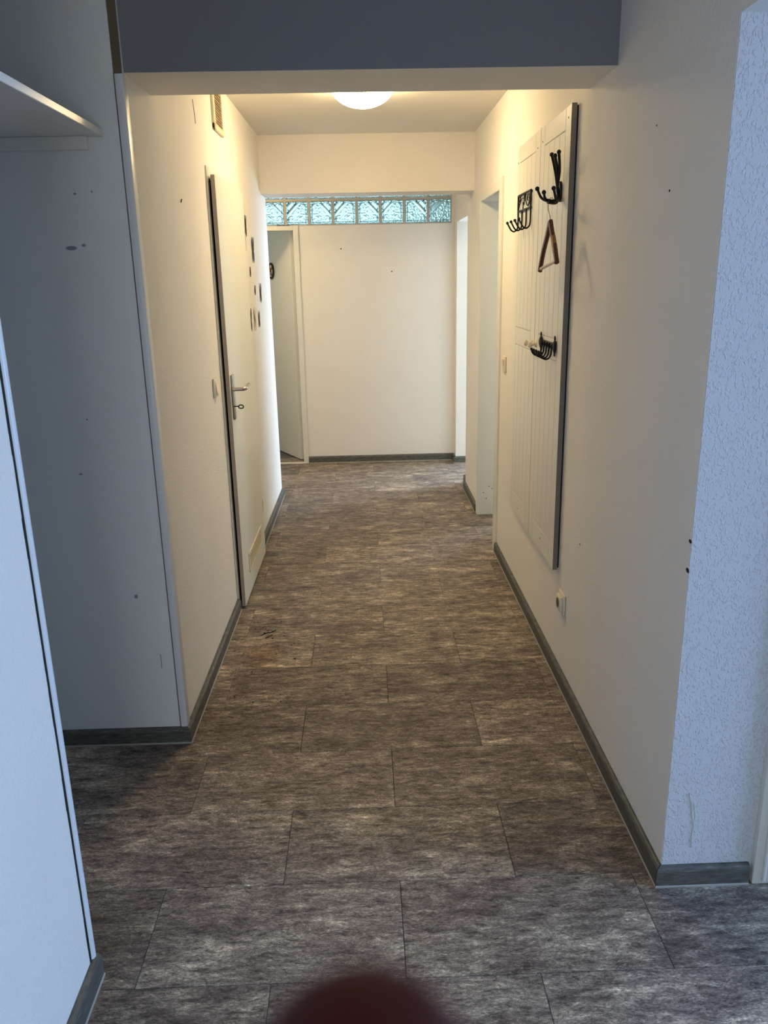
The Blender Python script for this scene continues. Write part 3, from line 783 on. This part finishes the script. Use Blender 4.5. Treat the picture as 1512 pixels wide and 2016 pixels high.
butterfly(4.95, 1.282, .085, 'dark butterfly wall sticker low in the cluster, right of the pale one')
butterfly(4.77, 1.292, .12, 'pale cream butterfly wall sticker between two dark ones', pale=True, up=.12)

# ---------------------------------------------------------------- shelf in the recess
sh = thing('wall_shelf', (-1.15, 1.95, 1.905), 'white shelf board fixed high in the recess at left', 'shelf')
MB().bbox(-1.598, -.702, 1.485, Y1, 1.906, 1.925, .0015, 1).build('shelf_board', M_panel, parent=sh)
MB().bbox(-1.598, -.745, Y1 - .022, Y1, 1.872, 1.906, .002, 1).build('cleat', M_panel, parent=sh)

# ---------------------------------------------------------------- crumbs on the floor
b = MB()
for i in range(46):
    u = random.random()
    x = -.48 + random.gauss(0, .05); y = 3.28 + random.gauss(0, .10)
    if i > 24: x = random.uniform(-.60, -.30); y = random.uniform(2.65, 3.2)
    s = random.uniform(.0012, .0030)
    b.ball((max(x, -.60), y, s * .5), s, random.uniform(.8, 1.6), 1, .6, 6, 4)
for dx, dy, a in ((0, 0, .5), (.03, .02, .5), (.02, -.03, .3)):
    b.tube([(-.485 + dx, 3.27 + dy, .002), (-.455 + dx, 3.27 + dy + .03, .003)], .0018, 5)
cr = b.build('dirt_crumbs', M_crumb); cr['kind'] = 'stuff'
tag(cr, 'dark crumbs of dirt scattered on the floor by the left wall', 'dirt')

# ---------------------------------------------------------------- the photographer's hand just in front of the lens
def cam_pt(x, y, z): return CAM + cx * x + (-cy) * y + cz * z         # right, up, forward
hand_pts = {}
chains = [  # (points, radii): wrist, palm, index raised to the lens, the other fingers curled, thumb
    [((.045, -.235, .00), .027), ((.035, -.19, .005), .030), ((.022, -.150, .010), .026)],
]
me = bpy.data.meshes.new('hand'); V = []; Ed = []; Rd = []
def addv(p, r): V.append(cam_pt(*p)); Rd.append(r); return len(V) - 1
w0 = addv((.105, -.345, -.05), .036); w1_ = addv((.075, -.285, -.02), .030); w2 = addv((.052, -.235, .0), .026); pm = addv((.038, -.195, .010), .030)
Ed += [(w0, w1_), (w1_, w2), (w2, pm)]
def chain(root, pts):
    a = root
    for p, r in pts:
        i = addv(p, r); Ed.append((a, i)); a = i
chain(pm, [((.012, -.145, .016), .0125), ((.006, -.105, .034), .0100), ((.001, -.062, .040), .0092), ((-.0008, -.034, .036), .0068), ((-.0010, -.0202, .034), .0050)])
chain(pm, [((.034, -.145, .022), .0125), ((.031, -.118, .050), .0098), ((.029, -.136, .072), .0088), ((.028, -.156, .064), .0078)])
chain(pm, [((.054, -.150, .022), .0120), ((.052, -.124, .048), .0094), ((.050, -.142, .068), .0085), ((.048, -.161, .060), .0076)])
chain(pm, [((.072, -.162, .018), .0110), ((.071, -.140, .042), .0085), ((.069, -.154, .058), .0077), ((.067, -.170, .052), .0068)])
chain(w2, [((.018, -.205, .020), .0145), ((.004, -.185, .036), .0115), ((.006, -.168, .058), .0100), ((.012, -.158, .074), .0085)])
me.from_pydata(V, Ed, []); me.materials.append(M_skin_shade)
hand = bpy.data.objects.new('hand', me); col.objects.link(hand)
sk = hand.modifiers.new('skin', 'SKIN'); sk.use_smooth_shade = True
hand.modifiers.new('sub', 'SUBSURF').levels = 2; hand.modifiers['sub'].render_levels = 2
for i, sv in enumerate(me.skin_vertices[0].data):
    sv.radius = (Rd[i], Rd[i]); sv.use_root = (i == 0)
tag(hand, 'blurred dark fingertip of the photographer at the bottom edge', 'hand')
